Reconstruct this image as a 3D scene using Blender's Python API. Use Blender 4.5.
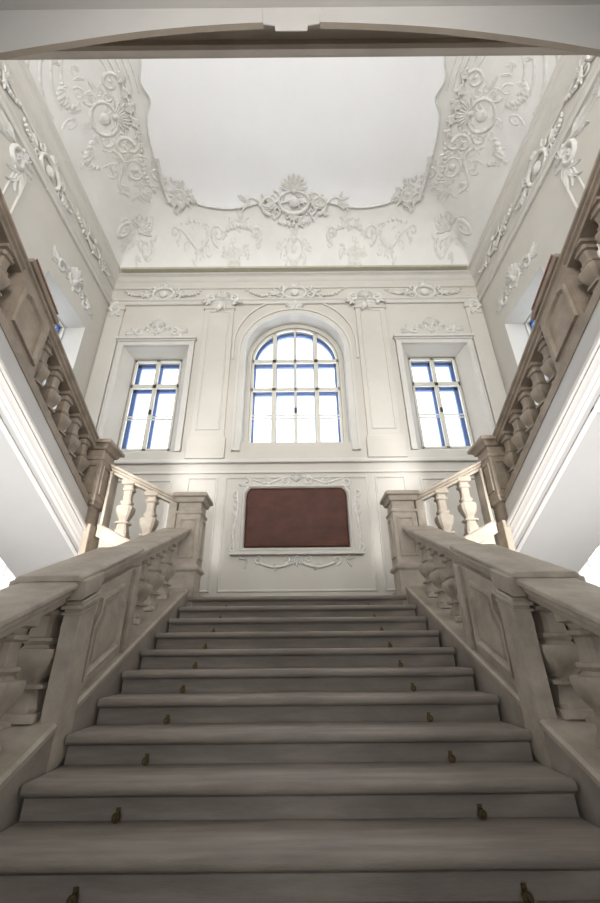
import bpy, bmesh, math, random
from mathutils import Vector, Matrix
PI = math.pi
random.seed(7)
for o in list(bpy.data.objects): bpy.data.objects.remove(o)
S = bpy.context.scene
COL = S.collection

# ---------------------------------------------------------------- camera
cam = bpy.data.cameras.new('camera'); camo = bpy.data.objects.new('camera', cam); COL.objects.link(camo)
cam.sensor_fit = 'VERTICAL'; cam.sensor_height = 36.0; cam.sensor_width = 24.0
cam.lens = 36.0 * 406.7 / 903.0
cam.shift_x = 4.0 / 903.0
cam.clip_start = 0.02
TH = math.radians(26.3)
camo.matrix_world = Matrix.Rotation(PI/2 + TH, 4, 'X') @ Matrix.Rotation(math.radians(-0.5), 4, 'Z')
S.camera = camo
# ---------------------------------------------------------------- sky, exposure
S.view_settings.view_transform = 'Standard'; S.view_settings.look = 'None'
S.view_settings.gamma = 1.0; S.view_settings.use_curve_mapping = False
S.view_settings.exposure = 0.0
W = bpy.data.worlds.new('sky'); S.world = W; W.use_nodes = True
bg = W.node_tree.nodes['Background']; bg.inputs[0].default_value = (0.86, 0.93, 1.0, 1); bg.inputs[1].default_value = 2.6

# ---------------------------------------------------------------- daylight outside the windows, and added fill lamps
def area(name, loc, target, sx, sy, power, col=(1, 1, 1), spread=180):
    l = bpy.data.lights.new(name, 'AREA'); l.shape = 'RECTANGLE'; l.size = sx; l.size_y = sy
    l.energy = power; l.color = col; l.spread = math.radians(spread)
    o = bpy.data.objects.new(name, l); COL.objects.link(o); o.location = loc
    d = Vector(target) - Vector(loc); o.rotation_euler = d.to_track_quat('-Z', 'Y').to_euler()
    return o
COOL = (0.95, 0.98, 1.0); NEUT = (1.0, 0.97, 0.92)
area('daylight_back_centre', (0, 8.6, 5.6), (0, 0, 4.6), 2.2, 3.4, 110, COOL)
for s in (-1, 1):
    area('daylight_back_side', (s*3.3, 8.6, 5.2), (s*2.6, 0, 4.0), 1.4, 2.6, 45, COOL)
    area('daylight_side_high', (s*5.9, 6.1, 5.2), (0, 5.6, 4.0), 1.4, 2.6, 8, COOL)
    area('daylight_side_low', (s*5.6, 2.5, 0.55), (s*1.5, 3.6, 0.9), 4.2, 1.8, 30, NEUT, 130)
    area('daylight_hall_side', (s*3.3, -4.9, 0.2), (s*2.5, 5.4, 1.5), 1.2, 2.0, 170, (1.0, 0.98, 0.95), 46)
    area('daylight_side_low', (s*5.5, 6.6, 1.1), (s*2.0, 5.6, 0.4), 1.5, .6, 25, NEUT)
for x in (-3.0, 0.0, 3.0):
    area('fill_gallery', (x, -5.0, 6.4), (x*0.5, 4.0, 9.9), 1.8, 3.6, 370, NEUT)  # added fill behind the camera, brightens the ceiling and upper walls

area('fill_hall', (0, -5.0, 0.1), (0, 4.0, 0.6), 1.8, 2.2, 36, NEUT)  # added fill behind the camera for the stairs
area('fill_arch', (0, -4.9, 0.7), (0, 0.9, 3.15), 1.8, .8, 20, NEUT, 36)  # added uplight, brightens the face of the near arch

# ---------------------------------------------------------------- materials
def mat(name, base, var=0.12, scale=4.0, rough=0.6, bump=0.15, bscale=60.0, detail=6.0, stretch=(1, 1, 1), tint=None, spec=0.35):
    m = bpy.data.materials.new(name); m.use_nodes = True; nt = m.node_tree; N = nt.nodes; L = nt.links
    b = N['Principled BSDF']; b.inputs['Roughness'].default_value = rough
    b.inputs['Specular IOR Level'].default_value = spec
    tc = N.new('ShaderNodeTexCoord'); mp = N.new('ShaderNodeMapping'); mp.inputs['Scale'].default_value = stretch
    L.new(tc.outputs['Object'], mp.inputs['Vector'])
    n1 = N.new('ShaderNodeTexNoise'); n1.inputs['Scale'].default_value = scale; n1.inputs['Detail'].default_value = detail
    n1.inputs['Roughness'].default_value = 0.62
    L.new(mp.outputs[0], n1.inputs['Vector'])
    cr = N.new('ShaderNodeValToRGB'); cr.color_ramp.elements[0].position = 0.3; cr.color_ramp.elements[1].position = 0.7
    t = tint or base
    cr.color_ramp.elements[0].color = tuple(c*(1-var) for c in t) + (1,)
    cr.color_ramp.elements[1].color = tuple(min(1, c*(1+var)) for c in base) + (1,)
    L.new(n1.outputs['Fac'], cr.inputs['Fac']); L.new(cr.outputs[0], b.inputs['Base Color'])
    n2 = N.new('ShaderNodeTexNoise'); n2.inputs['Scale'].default_value = bscale; n2.inputs['Detail'].default_value = 3
    L.new(mp.outputs[0], n2.inputs['Vector'])
    bp = N.new('ShaderNodeBump'); bp.inputs['Strength'].default_value = bump; bp.inputs['Distance'].default_value = 0.01
    L.new(n2.outputs['Fac'], bp.inputs['Height']); L.new(bp.outputs[0], b.inputs['Normal'])
    return m
M = {}
M['wall'] = mat('wall_plaster', (0.575, 0.55, 0.505), 0.04, 1.3, 0.75, 0.05)
M['ceil'] = mat('cove_plaster', (0.75, 0.745, 0.73), 0.05, 1.5, 0.8, 0.05)
M['ceil_white'] = mat('ceiling_white_plaster', (0.90, 0.905, 0.93), 0.02, 1.0, 0.8, 0.04)
M['stucco'] = mat('stucco_relief', (0.73, 0.725, 0.70), 0.06, 9, 0.75, 0.08, tint=(0.62, 0.61, 0.58))
M['trim'] = mat('trim_plaster', (0.61, 0.59, 0.555), 0.04, 2.0, 0.6, 0.04)
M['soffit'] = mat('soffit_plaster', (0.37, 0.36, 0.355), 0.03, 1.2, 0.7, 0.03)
M['string'] = mat('stringer_white_paint', (0.56, 0.54, 0.52), 0.03, 2, 0.45, 0.03)
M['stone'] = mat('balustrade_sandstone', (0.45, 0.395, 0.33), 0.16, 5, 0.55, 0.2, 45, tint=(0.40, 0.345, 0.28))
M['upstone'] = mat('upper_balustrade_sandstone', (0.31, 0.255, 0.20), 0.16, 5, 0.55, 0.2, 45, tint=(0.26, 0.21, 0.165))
M['step'] = mat('step_limestone', (0.33, 0.29, 0.252), 0.15, 3.0, 0.5, 0.25, 70, stretch=(0.5, 3, 3), tint=(0.235, 0.207, 0.183))
M['string_stone'] = mat('string_stone', (0.33, 0.29, 0.25), 0.15, 3.0, 0.5, 0.2, tint=(0.27, 0.24, 0.21))
M['floor'] = mat('floor_limestone', (0.30, 0.28, 0.25), 0.1, 2.0, 0.5, 0.1)
M['arch'] = mat('arch_stone', (0.40, 0.34, 0.275), 0.1, 3, 0.6, 0.1)
M['cream'] = mat('window_cream_paint', (0.62, 0.60, 0.52), 0.04, 4, 0.5, 0.03)
M['blue'] = mat('window_blue_paint', (0.085, 0.15, 0.36), 0.08, 4, 0.45, 0.03)
M['brass'] = mat('aged_brass', (0.16, 0.12, 0.06), 0.2, 20, 0.4, 0.1)
M['brass'].node_tree.nodes['Principled BSDF'].inputs['Metallic'].default_value = 0.8
M['iron'] = mat('dark_iron', (0.05, 0.045, 0.04), 0.2, 20, 0.5, 0.1)
M['wood'] = mat('reddish_handrail_wood', (0.33, 0.20, 0.15), 0.15, 6, 0.35, 0.05, stretch=(6, 1, 6))
M['plaque'] = mat('red_brown_marble', (0.085, 0.032, 0.021), 0.22, 2.5, 0.42, 0.03, 30, 8, (1, 1, 1.8), tint=(0.07, 0.028, 0.018), spec=0.12)
M['bead'] = mat('shadow_beige_fillet', (0.46, 0.44, 0.34), 0.1, 6, 0.6, 0.05)  # beige stands in for the shadow under the cornice ledge
def glass():
    m = bpy.data.materials.new('window_glass'); m.use_nodes = True; N = m.node_tree.nodes; L = m.node_tree.links
    N.clear(); out = N.new('ShaderNodeOutputMaterial'); mx = N.new('ShaderNodeMixShader'); tr = N.new('ShaderNodeBsdfTransparent')
    gl = N.new('ShaderNodeBsdfGlossy'); gl.inputs['Roughness'].default_value = 0.03; mx.inputs[0].default_value = 0.04
    tr.inputs[0].default_value = (0.97, 0.98, 1.0, 1)
    L.new(tr.outputs[0], mx.inputs[1]); L.new(gl.outputs[0], mx.inputs[2]); L.new(mx.outputs[0], out.inputs[0])
    return m
M['glass'] = glass()

# ---------------------------------------------------------------- mesh helpers
class MB:
    def __init__(s): s.v = []; s.f = []; s.mi = []
    def add(s, vs, fs, mi=0):
        b = len(s.v); s.v += [tuple(p) for p in vs]; s.f += [tuple(b+i for i in f) for f in fs]; s.mi += [mi]*len(fs); return s
    def box(s, x0, x1, y0, y1, z0, z1, mi=0):
        return s.add([(x0,y0,z0),(x1,y0,z0),(x1,y1,z0),(x0,y1,z0),(x0,y0,z1),(x1,y0,z1),(x1,y1,z1),(x0,y1,z1)],
                     [(0,3,2,1),(4,5,6,7),(0,1,5,4),(1,2,6,5),(2,3,7,6),(3,0,4,7)], mi)
    def prism(s, poly, fn0, fn1, mi=0):      # fn0/fn1 turn a profile point into a 3D point at either end
        n = len(poly); vs = [fn0(p) for p in poly] + [fn1(p) for p in poly]
        fs = [tuple(range(n))[::-1], tuple(range(n, 2*n))] + [(i, (i+1) % n, n+(i+1) % n, n+i) for i in range(n)]
        return s.add(vs, fs, mi)
    def loft(s, rings, close=True, cap=True, mi=0):
        n = len(rings[0]); vs = [p for r in rings for p in r]; fs = []
        for a in range(len(rings)-1):
            for i in range(n if close else n-1):
                j = (i+1) % n; fs.append((a*n+i, a*n+j, (a+1)*n+j, (a+1)*n+i))
        if cap and close: fs += [tuple(range(n))[::-1], tuple(range((len(rings)-1)*n, len(rings)*n))]
        return s.add(vs, fs, mi)
    def tube(s, pts, r, n=6, flat=1.0, up=None, mi=0):
        pts = [Vector(p) for p in pts]; rings = []
        for i, p in enumerate(pts):
            t = (pts[min(i+1, len(pts)-1)] - pts[max(i-1, 0)]).normalized()
            u = Vector(up) if up is not None else (Vector((0,0,1)) if abs(t.z) < 0.9 else Vector((1,0,0)))
            a = t.cross(u).normalized(); b = a.cross(t).normalized()
            rr = r[i] if isinstance(r, (list, tuple)) else r
            rings.append([p + a*(rr*math.cos(2*PI*k/n)) + b*(rr*flat*math.sin(2*PI*k/n)) for k in range(n)])
        return s.loft(rings, mi=mi)
def wloc(o):
    v = Vector((0, 0, 0))
    while o: v += o.location; o = o.parent
    return v
def obj(name, mb, material, parent=None, smooth=35, origin=None):
    off = wloc(parent) if parent else Vector((0, 0, 0))
    oo = Vector(origin) if origin is not None else off
    me = bpy.data.meshes.new(name); me.from_pydata([tuple(Vector(p) - oo) for p in mb.v], [], mb.f)
    mats = material if isinstance(material, (list, tuple)) else [material]
    for m in mats: me.materials.append(m)
    for p, i in zip(me.polygons, mb.mi): p.material_index = i
    bm = bmesh.new(); bm.from_mesh(me); bmesh.ops.recalc_face_normals(bm, faces=bm.faces)
    if smooth:
        for f in bm.faces: f.smooth = True
        lim = math.radians(smooth)
        for e in bm.edges:
            if len(e.link_faces) != 2 or e.calc_face_angle(0) > lim: e.smooth = False
    bm.to_mesh(me); bm.free()
    o = bpy.data.objects.new(name, me); COL.objects.link(o); o.location = oo - off
    if parent: o.parent = parent
    return o
def bevel(o, w=0.008, seg=2):
    b = o.modifiers.new('bevel', 'BEVEL'); b.width = w; b.segments = seg; b.limit_method = 'ANGLE'; b.angle_limit = math.radians(50); return o
def thing(name, loc, label, cat, group=None):
    o = bpy.data.objects.new(name, None); COL.objects.link(o); o.location = loc; o.empty_display_size = 0.1
    o['label'] = label; o['category'] = cat
    if group: o['group'] = group
    return o
def tag(o, label, cat, group=None):
    o['label'] = label; o['category'] = cat
    if group: o['group'] = group
    return o
def struct(o): o['kind'] = 'structure'; return o
def box(name, d, m, parent=None, bev=0): 
    o = obj(name, MB().box(*d), m, parent)
    if bev: bevel(o, bev)
    return o

# ---------------------------------------------------------------- room sizes (camera at the origin, metres)
XW = 4.65; YB = 7.5; YR = -4.0; ZF = -1.608; ZC = 8.90
TR, RI = 0.348, 0.149
YL, ZL = 5.26, 0.627            # front edge and level of the main landing
def nos(y): return ZL - RI/TR*(YL-y)

# ---------------------------------------------------------------- room shell
struct(box('floor', (-XW-.4, XW+.4, YR-.4, YB+.4, ZF-.2, ZF), M['floor']))
# back wall with three openings
SIDE = (2.50, 4.05, 3.72, 6.52)      # |x| range and z range of the side openings
mb = MB(); T = 0.42
def bw(x0, x1, z0, z1): mb.box(x0, x1, YB, YB+T, z0, z1)
bw(-XW-.4, XW+.4, ZF, 3.72)
CR = 1.16; CS = 6.30                 # radius and springing height of the centre opening
for s in (-1, 1):
    bw(*sorted((s*CR, s*2.5)), 3.72, CS+CR+.1); bw(*sorted((s*4.05, s*(XW+.4))), 3.72, CS+CR+.1)
    bw(*sorted((s*2.5, s*4.05)), 6.52, CS+CR+.1)
n = 32
for i in range(n):
    a0, a1 = PI*i/n, PI*(i+1)/n
    p = [(CR*math.cos(a0), CS+CR*math.sin(a0)), (CR*math.cos(a1), CS+CR*math.sin(a1)), (CR*math.cos(a1), CS+CR+.1), (CR*math.cos(a0), CS+CR+.1)]
    mb.prism(p, lambda q: (q[0], YB, q[1]), lambda q: (q[0], YB+T, q[1]))
bw(-XW-.4, XW+.4, CS+CR+.1, ZC+1.8)
struct(obj('wall_back', mb, M['wall'], smooth=20))
# side walls: tall opening near the back, low openings to the garden
WT = .60
def side_wall(s, name):
    m = MB()
    def b(y0, y1, z0, z1): m.box(*sorted((s*XW, s*(XW+WT))), y0, y1, z0, z1)
    b(YR, YB, 6.5, ZC+1.8); b(YR, 5.35, 2.2, 6.5); b(6.85, YB, 2.2, 6.5); b(5.35, 6.85, 2.2, 3.7)
    b(YR, YB, 1.6, 2.2); b(YR, .5, ZF, 1.6); b(4.6, 5.75, ZF, 1.6)
    b(.5, 4.6, ZF, -.45); b(5.75, 7.45, ZF, .6); b(7.45, YB, ZF, 1.6)
    return struct(obj(name, m, M['wall']))
side_wall(-1, 'wall_left'); side_wall(1, 'wall_right')
# rear wall with hall windows; gallery and centre openings added for fill light
mb = MB()
xs = [-XW-.4, -4.0, -2.4, -.9, .9, 2.4, 4.0, XW+.4]
for i in range(7):
    if i % 2 == 0: mb.box(xs[i], xs[i+1], YR-.4, YR, ZF, ZC+1.8)
    else:
        for z0, z1 in ((ZF, -1.0), (1.2, 4.4), (8.2, ZC+1.8)): mb.box(xs[i], xs[i+1], YR-.4, YR, z0, z1)
struct(obj('wall_rear', mb, M['wall']))

# ceiling surface
CV_R, CV_H = 1.55, 1.40
def ceil_z(x, y):
    d = max(0.0, min(XW-abs(x), YB-y, y-YR))
    # soften the corners of the cove
    k = min(1.0, d/CV_R); return ZC + CV_H*math.sqrt(max(0, 1-(1-k)**2))
gx = []; 
def axis(a, b):
    o = [a + CV_R*(1-math.cos(PI/2*i/14)) for i in range(15)]
    q = [b - CV_R*(1-math.cos(PI/2*i/14)) for i in range(15)][::-1]
    m_ = 14; mid = [o[-1] + (q[0]-o[-1])*i/m_ for i in range(1, m_)]
    return o + mid + q
X_ = axis(-XW, XW); Y_ = axis(YR, YB); mb = MB()
vs = [(x, y, ceil_z(x, y)) for y in Y_ for x in X_]; nx = len(X_)
fs = [(j*nx+i, j*nx+i+1, (j+1)*nx+i+1, (j+1)*nx+i) for j in range(len(Y_)-1) for i in range(nx-1)]
mb.add(vs, fs)
nv = len(mb.v)
mb.v += [(x*1.03, YR + (y-YR)*1.012 if y > 2 else y-.1, z+.14) for x, y, z in vs]
mb.f += [tuple(nv+i for i in f) for f in fs]; mb.mi += [0]*len(fs); ny = len(Y_)
rim = [i for i in range(nx)] + [j*nx+nx-1 for j in range(1, ny)] + [(ny-1)*nx+i for i in range(nx-2, -1, -1)] + [j*nx for j in range(ny-2, 0, -1)]
for a, b in zip(rim, rim[1:]+rim[:1]): mb.f.append((a, b, nv+b, nv+a)); mb.mi.append(0)
struct(obj('ceiling', mb, M['ceil'], smooth=60))

# pale curvy ceiling field, a raised plaster bed
def field_edge():
    pts = []
    def arc(pl): pts.extend(pl)
    half = [(0.0, 6.36), (.35, 6.44), (.7, 6.36), (1.0, 6.46), (1.6, 6.55), (2.2, 6.50), (2.62, 6.38), (2.95, 6.36), (3.16, 6.2), (3.24, 5.9), (3.22, 5.5),
            (3.2, 5.0), (3.12, 4.6), (2.95, 4.3), (3.05, 4.0), (2.92, 3.6), (2.85, 2.6), (3.0, 1.6), (3.0, .6), (2.9, -.6), (2.95, -1.4), (2.6, -2.0), (2.2, -2.3), (1.0, -2.35), (0.0, -2.3)]
    full = half + [(-x, y) for x, y in half[1:-1]][::-1]
    out = []                       # Catmull-Rom
    N_ = len(full)
    for i in range(N_):
        p0, p1, p2, p3 = (Vector(full[(i+k-1) % N_]) for k in range(4))
        for k in range(5):
            t = k/5; out.append(0.5*((2*p1)+(-p0+p2)*t+(2*p0-5*p1+4*p2-p3)*t*t+(-p0+3*p1-3*p2+p3)*t**3))
    return out
E_ = field_edge(); cen = Vector((0, 2.4)); mb = MB(); rings = []
for k in range(1, 15):
    f = k/14; rings.append([((cen + (p-cen)*f).x, (cen + (p-cen)*f).y, ceil_z(*(cen + (p-cen)*f)) - 0.035) for p in E_])
rings.append([(p.x, p.y, ceil_z(p.x, p.y) + 0.03) for p in E_])
mb.loft(rings, cap=False); nE = len(E_)
mb.v.append((cen.x, cen.y, ceil_z(0, 2.4)-.035)); mb.f += [(i, (i+1) % nE, len(mb.v)-1) for i in range(nE)]; mb.mi += [0]*nE
o = struct(obj('ceiling_field', mb, M['ceil_white'], smooth=60)); o.name = 'trim_1'
mb = MB(); lp = [(p.x, p.y, ceil_z(p.x, p.y) - 0.03) for p in E_]; lp.append(lp[0]); mb.tube(lp, 0.02, 6)
struct(obj('trim_2', mb, M['stucco']))

# ---------------------------------------------------------------- mouldings round the room
def run(profile, z, name, m, y0=YR, y1=YB, inner=0):     # profile: (projection from wall, height) running round three walls
    mb = MB(); R = []
    for p, h in profile:
        pass
    path = [(-1, y0), (-1, y1), (1, y1), (1, y0)]
    rings = []
    for k, (sx, yy) in enumerate(path):
        ring = []
        for p, h in profile:
            y = yy - p if k in (1, 2) else yy
            ring.append((sx*(XW-p), y, z+h))
        rings.append(ring)
    mb.loft(rings); return struct(obj(name, mb, m))
run([(0, 0), (.05, 0), (.07, .03), (.07, .07), (.11, .10), (.11, .13), (0, .16)], 7.80, 'trim_3', M['trim'])
run([(0, 0), (.03, 0), (.05, .03), (.03, .06), (0, .06)], 8.36, 'trim_4', M['trim'])
run([(0, 0), (.03, .02), (.06, .08), (.12, .13), (.15, .14), (.15, .19), (.19, .22), (.19, .26), (0, .28)], 8.62, 'trim_5', M['trim'])
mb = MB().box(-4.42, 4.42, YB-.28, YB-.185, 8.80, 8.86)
struct(obj('trim_7', mb, M['bead']))  # strip in the ledge's shadow tone
# sill course and dado of the back wall
struct(bevel(box('trim_8', (-XW, XW, YB-.07, YB, 3.44, 3.53), M['trim']), .02))
struct(bevel(box('trim_9', (-XW, XW, YB-.035, YB, 3.22, 3.27), M['trim']), .01))
for i, s in enumerate((-1, 1)):
    struct(bevel(box('trim_%d' % (10+i), (*sorted((s*XW, s*(XW-.06))), 1.3, YB-.07, 3.44, 3.53), M['trim']), .02))
struct(bevel(box('baseboard_back', (-1.95, 1.95, YB-.05, YB, ZL, ZL+.22), M['trim']), .015))
# pilasters between and beside the windows
for i, (a, b) in enumerate(((1.50, 2.22), (4.22, 4.60))):
    for s in (-1, 1):
        mb = MB(); x0, x1 = sorted((s*a, s*b))
        mb.box(x0, x1, YB-.05, YB, 3.53, 7.80)
        mb.box(x0-.04, x1+.04, YB-.09, YB, 3.53, 3.98); mb.box(x0-.03, x1+.03, YB-.07, YB, 3.98, 4.04)
        mb.box(x0-.03, x1+.03, YB-.08, YB, 7.62, 7.70)
        o = struct(obj('trim_%d' % (12+i*2+(s > 0)), mb, M['wall'])); bevel(o, .01)
# framed wall panels (raised fillets)
def fillet(path, m, w=.035, d=.03, closed=True):            # path of 3D points, ridge of square section towards dirn
    pass
def frame_back(name, pts, w=.04, d=.035, y=YB):
    mb = MB(); n = len(pts)
    c = Vector((sum(p[0] for p in pts)/n, sum(p[1] for p in pts)/n))
    def inset(k, e):
        p0, p1, p2 = Vector(pts[k-1]), Vector(pts[k]), Vector(pts[(k+1) % n])
        a = (p1-p0).normalized(); b = (p2-p1).normalized()
        na = Vector((-a.y, a.x)); nb = Vector((-b.y, b.x)); mm = (na+nb); mm /= max(.2, mm.length_squared/2)
        return p1 + mm*e
    sgn = 1 if (inset(0, .01)-c).length < (Vector(pts[0])-c).length else -1
    rings = []
    for e, h in ((0, 0), (w*.2, d*.8), (w*.5, d), (w*.8, d*.6), (w, 0)):
        rings.append([(lambda q: (q.x, y-h, q.y))(inset(k, sgn*e)) for k in range(n)])
    for r0, r1 in zip(rings, rings[1:] + rings[:1]):
        mb.add(r0+r1, [(i, (i+1) % n, n+(i+1) % n, n+i) for i in range(n)])
    return mb
def side_map(mb, s, xw=XW):   # turns a back-wall relief (x, y, z) into one on a side wall: x -> y along the wall, depth -> off the wall
    mb.v = [(s*(xw-(YB-y)), x, z) for x, y, z in mb.v]; return mb
k = 16
for a, b in ((-1.42, 1.42), (1.55, 2.17), (-2.17, -1.55)):
    z0, z1 = (.95, 3.15); struct(obj('trim_%d' % k, frame_back('', [(a, z0), (b, z0), (b, z1), (a, z1)], .05, .03), M['trim'])); k += 1
for s in (-1, 1):
    struct(obj('trim_%d' % k, frame_back('', [(s*1.60, 4.2), (s*2.12, 4.2), (s*2.12, 7.55), (s*1.60, 7.55)], .035, .025, YB-.05), M['trim'])); k += 1
    struct(obj('trim_%d' % k, frame_back('', [(s*2.45, 1.7), (s*4.4, 1.7), (s*4.4, 3.1), (s*2.45, 3.1)], .05, .03), M['trim'])); k += 1
for s in (-1, 1):            # chamfered panels high on the side walls
    for y0, y1, z0, z1, c, w in ((-2.2, 4.0, 4.4, 7.60, .32, .04), (-2.45, 4.26, 4.1, 7.73, .38, .055)):
        P_ = [(y0, z0), (y1, z0), (y1, z1-c), (y1-c*.6, z1), (y0+c*.6, z1), (y0, z1-c)]
        struct(obj('trim_%d' % k, side_map(frame_back('', P_, w, .022), s), M['trim'])); k += 1
# architraves: side windows (flat head with small cornice) and the arched one
for s in (-1, 1):
    mb = MB(); x0, x1 = sorted((s*2.5, s*4.05)); w = .13
    mb.box(x0-w, x0, YB-.045, YB, 3.72, 6.65); mb.box(x1, x1+w, YB-.045, YB, 3.72, 6.65); mb.box(x0, x1, YB-.045, YB, 6.52, 6.65)
    mb.box(x0-w, x0-w+.03, YB-.065, YB, 3.72, 6.68); mb.box(x1+w-.03, x1+w, YB-.065, YB, 3.72, 6.68)
    mb.box(x0-w-.05, x1+w+.05, YB-.12, YB, 6.66, 6.72); mb.box(x0-w-.02, x1+w+.02, YB-.08, YB, 6.62, 6.66)
    struct(bevel(obj('trim_%d' % k, mb, M['trim']), .008)); k += 1
def arch_band(r0, r1, y0, y1, zs, zb, n=36):
    mb = MB(); rings = []
    pts = [(1, zb)] + [(a, None) for a in [PI*i/n for i in range(n+1)]] + [(-1, zb)]
    def P(r, q):
        if q[1] is not None: return (q[0]*r, q[1])
        return (r*math.cos(q[0]), zs + r*math.sin(q[0]))
    for q in pts:
        a = P(r0, q); b = P(r1, q)
        rings.append([(a[0], y0, a[1]), (b[0], y0, b[1]), (b[0], y1, b[1]), (a[0], y1, a[1])])
    mb.loft(rings); return mb
struct(obj('trim_%d' % k, arch_band(CR, CR+.15, YB-.05, YB, CS, 3.72), M['trim'], smooth=25)); k += 1
struct(obj('trim_%d' % k, arch_band(CR+.12, CR+.17, YB-.08, YB, CS, 3.72), M['trim'], smooth=25)); k += 1
struct(obj('trim_%d' % k, arch_band(CR+.27, CR+.31, YB-.04, YB, CS+.25, CS-.2), M['trim'], smooth=25)); k += 1

# ---------------------------------------------------------------- windows
YF = 7.85
def bars(mb, xs, zs, y0, y1, w):
    for x, z0, z1, ww in xs: mb.box(x-ww/2, x+ww/2, y0, y1, z0, z1)
    for z, x0, x1, ww in zs: mb.box(x0, x1, y0, y1, z-ww/2, z+ww/2)
def flat_window(num, s):
    x0, x1, z0, z1 = -3.86, -2.74, 3.93, 6.37
    root = bpy.data.objects.new('window_%d' % num, None); COL.objects.link(root); root.location = (s*3.3, YF, 3.93); struct(root)
    def mir(mb):
        if s > 0: mb.v = [(-x, y, z) for x, y, z in mb.v]
        return mb
    mb = MB()   # splayed plaster lining between wall face and sash
    ox0, ox1, oz0, oz1 = -4.05, -2.5, 3.72, 6.52
    rings = [[(ox0, YB+.02, oz0), (ox1, YB+.02, oz0), (ox1, YB+.02, oz1), (ox0, YB+.02, oz1)],
             [(x0-.02, YF-.02, z0-.02), (x1+.02, YF-.02, z0-.02), (x1+.02, YF-.02, z1+.02), (x0-.02, YF-.02, z1+.02)],
             [(x0-.02, YF+.3, z0-.02), (x1+.02, YF+.3, z0-.02), (x1+.02, YF+.3, z1+.02), (x0-.02, YF+.3, z1+.02)],
             [(ox0, YF+.3, oz0), (ox1, YF+.3, oz0), (ox1, YF+.3, oz1), (ox0, YF+.3, oz1)]]
    mb.loft(rings, cap=False); obj('window_lining', mir(mb), M['wall'], root, smooth=20)
    xm = (x0+x1)/2
    zt = 5.62; zm = 4.76
    for nm, m, ya, yb, a, b in (('inner_sash', 'cream', YF, YF+.06, .05, .09), ('outer_sash', 'blue', YF+.17, YF+.24, .095, .125)):
        mb = MB()
        bars(mb, [(x0+a/2, z0, z1, a), (x1-a/2, z0, z1, a), (xm, z0, z1, b)], [(z0+a/2, x0, x1, a), (z1-a/2, x0, x1, a), (zt, x0, x1, b+.02)], ya, yb, a)
        if nm == 'inner_sash':
            bars(mb, [], [(zm+.035, x0, x1, .022), (zm-.035, x0, x1, .022)], ya+.01, yb-.01, .02)
            mb.box(xm-.02, xm+.02, YF-.03, YF, zt+.02, zt+.10)
        bevel(obj(nm, mir(mb), M[m], root), .006)
    mb = MB().box(x0, x1, YF+.03, YF+.036, z0, z1); obj('pane', mir(mb), M['glass'], root)
    mb = MB().box(xm-.03, xm+.03, YF-.03, YF, zm+.08, zm+.2); bevel(obj('sash_latch', mir(mb), M['iron'], root), .01)
flat_window(1, -1); flat_window(3, 1)
def arch_window(num):
    r = 1.04; zs = 6.30; z0 = 3.93
    root = bpy.data.objects.new('window_%d' % num, None); COL.objects.link(root); root.location = (0, YF, z0); struct(root)
    # lining
    mb = arch_band(r+.01, CR+.02, YF-.03, YF+.3, zs, 3.72); mb.box(-CR, CR, YB+.02, YF+.3, 3.6, z0)
    obj('window_lining', mb, M['wall'], root, smooth=25)
    def top(x): return zs + math.sqrt(max(0, r*r-x*x))
    for nm, m, ya, yb, a, b in (('inner_sash', 'cream', YF, YF+.06, .05, .095), ('outer_sash', 'blue', YF+.17, YF+.24, .085, .12)):
        mb = arch_band(r-a, r, ya, yb, zs, z0)
        bars(mb, [(-.50, z0, top(.5)-.02, b), (.50, z0, top(.5)-.02, b), (0, z0, r+zs-.03, b*.6)],
             [(z0+a/2, -r, r, a), (6.32, -r, r, b), (5.50, -r, r, b*.9)], ya, yb, a)
        if nm == 'inner_sash':
            bars(mb, [], [(4.80, -r, r, .022), (4.72, -r, r, .022)], ya+.01, yb-.01, .02)
        bevel(obj(nm, mb, M[m], root, smooth=25), .005)
    mb = MB(); n = 24
    pl = [(r, z0)] + [(r*math.cos(PI*i/n), zs+r*math.sin(PI*i/n)) for i in range(n+1)] + [(-r, z0)]
    mb.prism(pl, lambda q: (q[0], YF+.03, q[1]), lambda q: (q[0], YF+.036, q[1])); obj('pane', mb, M['glass'], root)
    bevel(obj('sash_latch', MB().box(-.03, .03, YF-.03, YF, 4.85, 4.98), M['iron'], root), .01)
arch_window(2)
def side_window(num, s, y0, y1, z0, z1, cols, rows, light=False, dx=.0):
    XW = 4.65 + dx
    root = bpy.data.objects.new('window_%d' % num, None); COL.objects.link(root); root.location = (s*(XW+.3), (y0+y1)/2, z0); struct(root)
    for nm, m, xa, xb, a in (('inner_sash', 'cream', XW+.26, XW+.31, .06), ('outer_sash', 'blue', XW+.33, XW+.39, .10)):
        if light and nm == 'outer_sash': continue
        if not light and nm == 'inner_sash': xa, xb, a = XW+.22, XW+.27, .05
        mb = MB()
        for i in range(cols+1):
            y = y0 + (y1-y0)*i/cols; mb.box(*sorted((s*xa, s*xb)), max(y0, y-a/2), min(y1, y+a/2), z0, z1)
        for i in range(rows+1):
            z = z0 + (z1-z0)*i/rows; mb.box(*sorted((s*xa, s*xb)), y0, y1, max(z0, z-a/2), min(z1, z+a/2))
        bevel(obj(nm, mb, M[m], root), .006)
    obj('pane', MB().box(*sorted((s*(XW+.29), s*(XW+.296))), y0, y1, z0, z1), M['glass'], root)
side_window(4, -1, 5.35, 6.85, 3.7, 6.5, 2, 3, dx=.22); side_window(5, 1, 5.35, 6.85, 3.7, 6.5, 2, 3, dx=.22)
side_window(6, -1, .5, 4.6, -.45, 1.6, 5, 2, True); side_window(7, 1, .5, 4.6, -.45, 1.6, 5, 2, True)
side_window(8, -1, 5.75, 7.45, .6, 1.6, 1, 1, True, dx=-.2); side_window(9, 1, 5.75, 7.45, .6, 1.6, 1, 1, True, dx=-.2)

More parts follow.
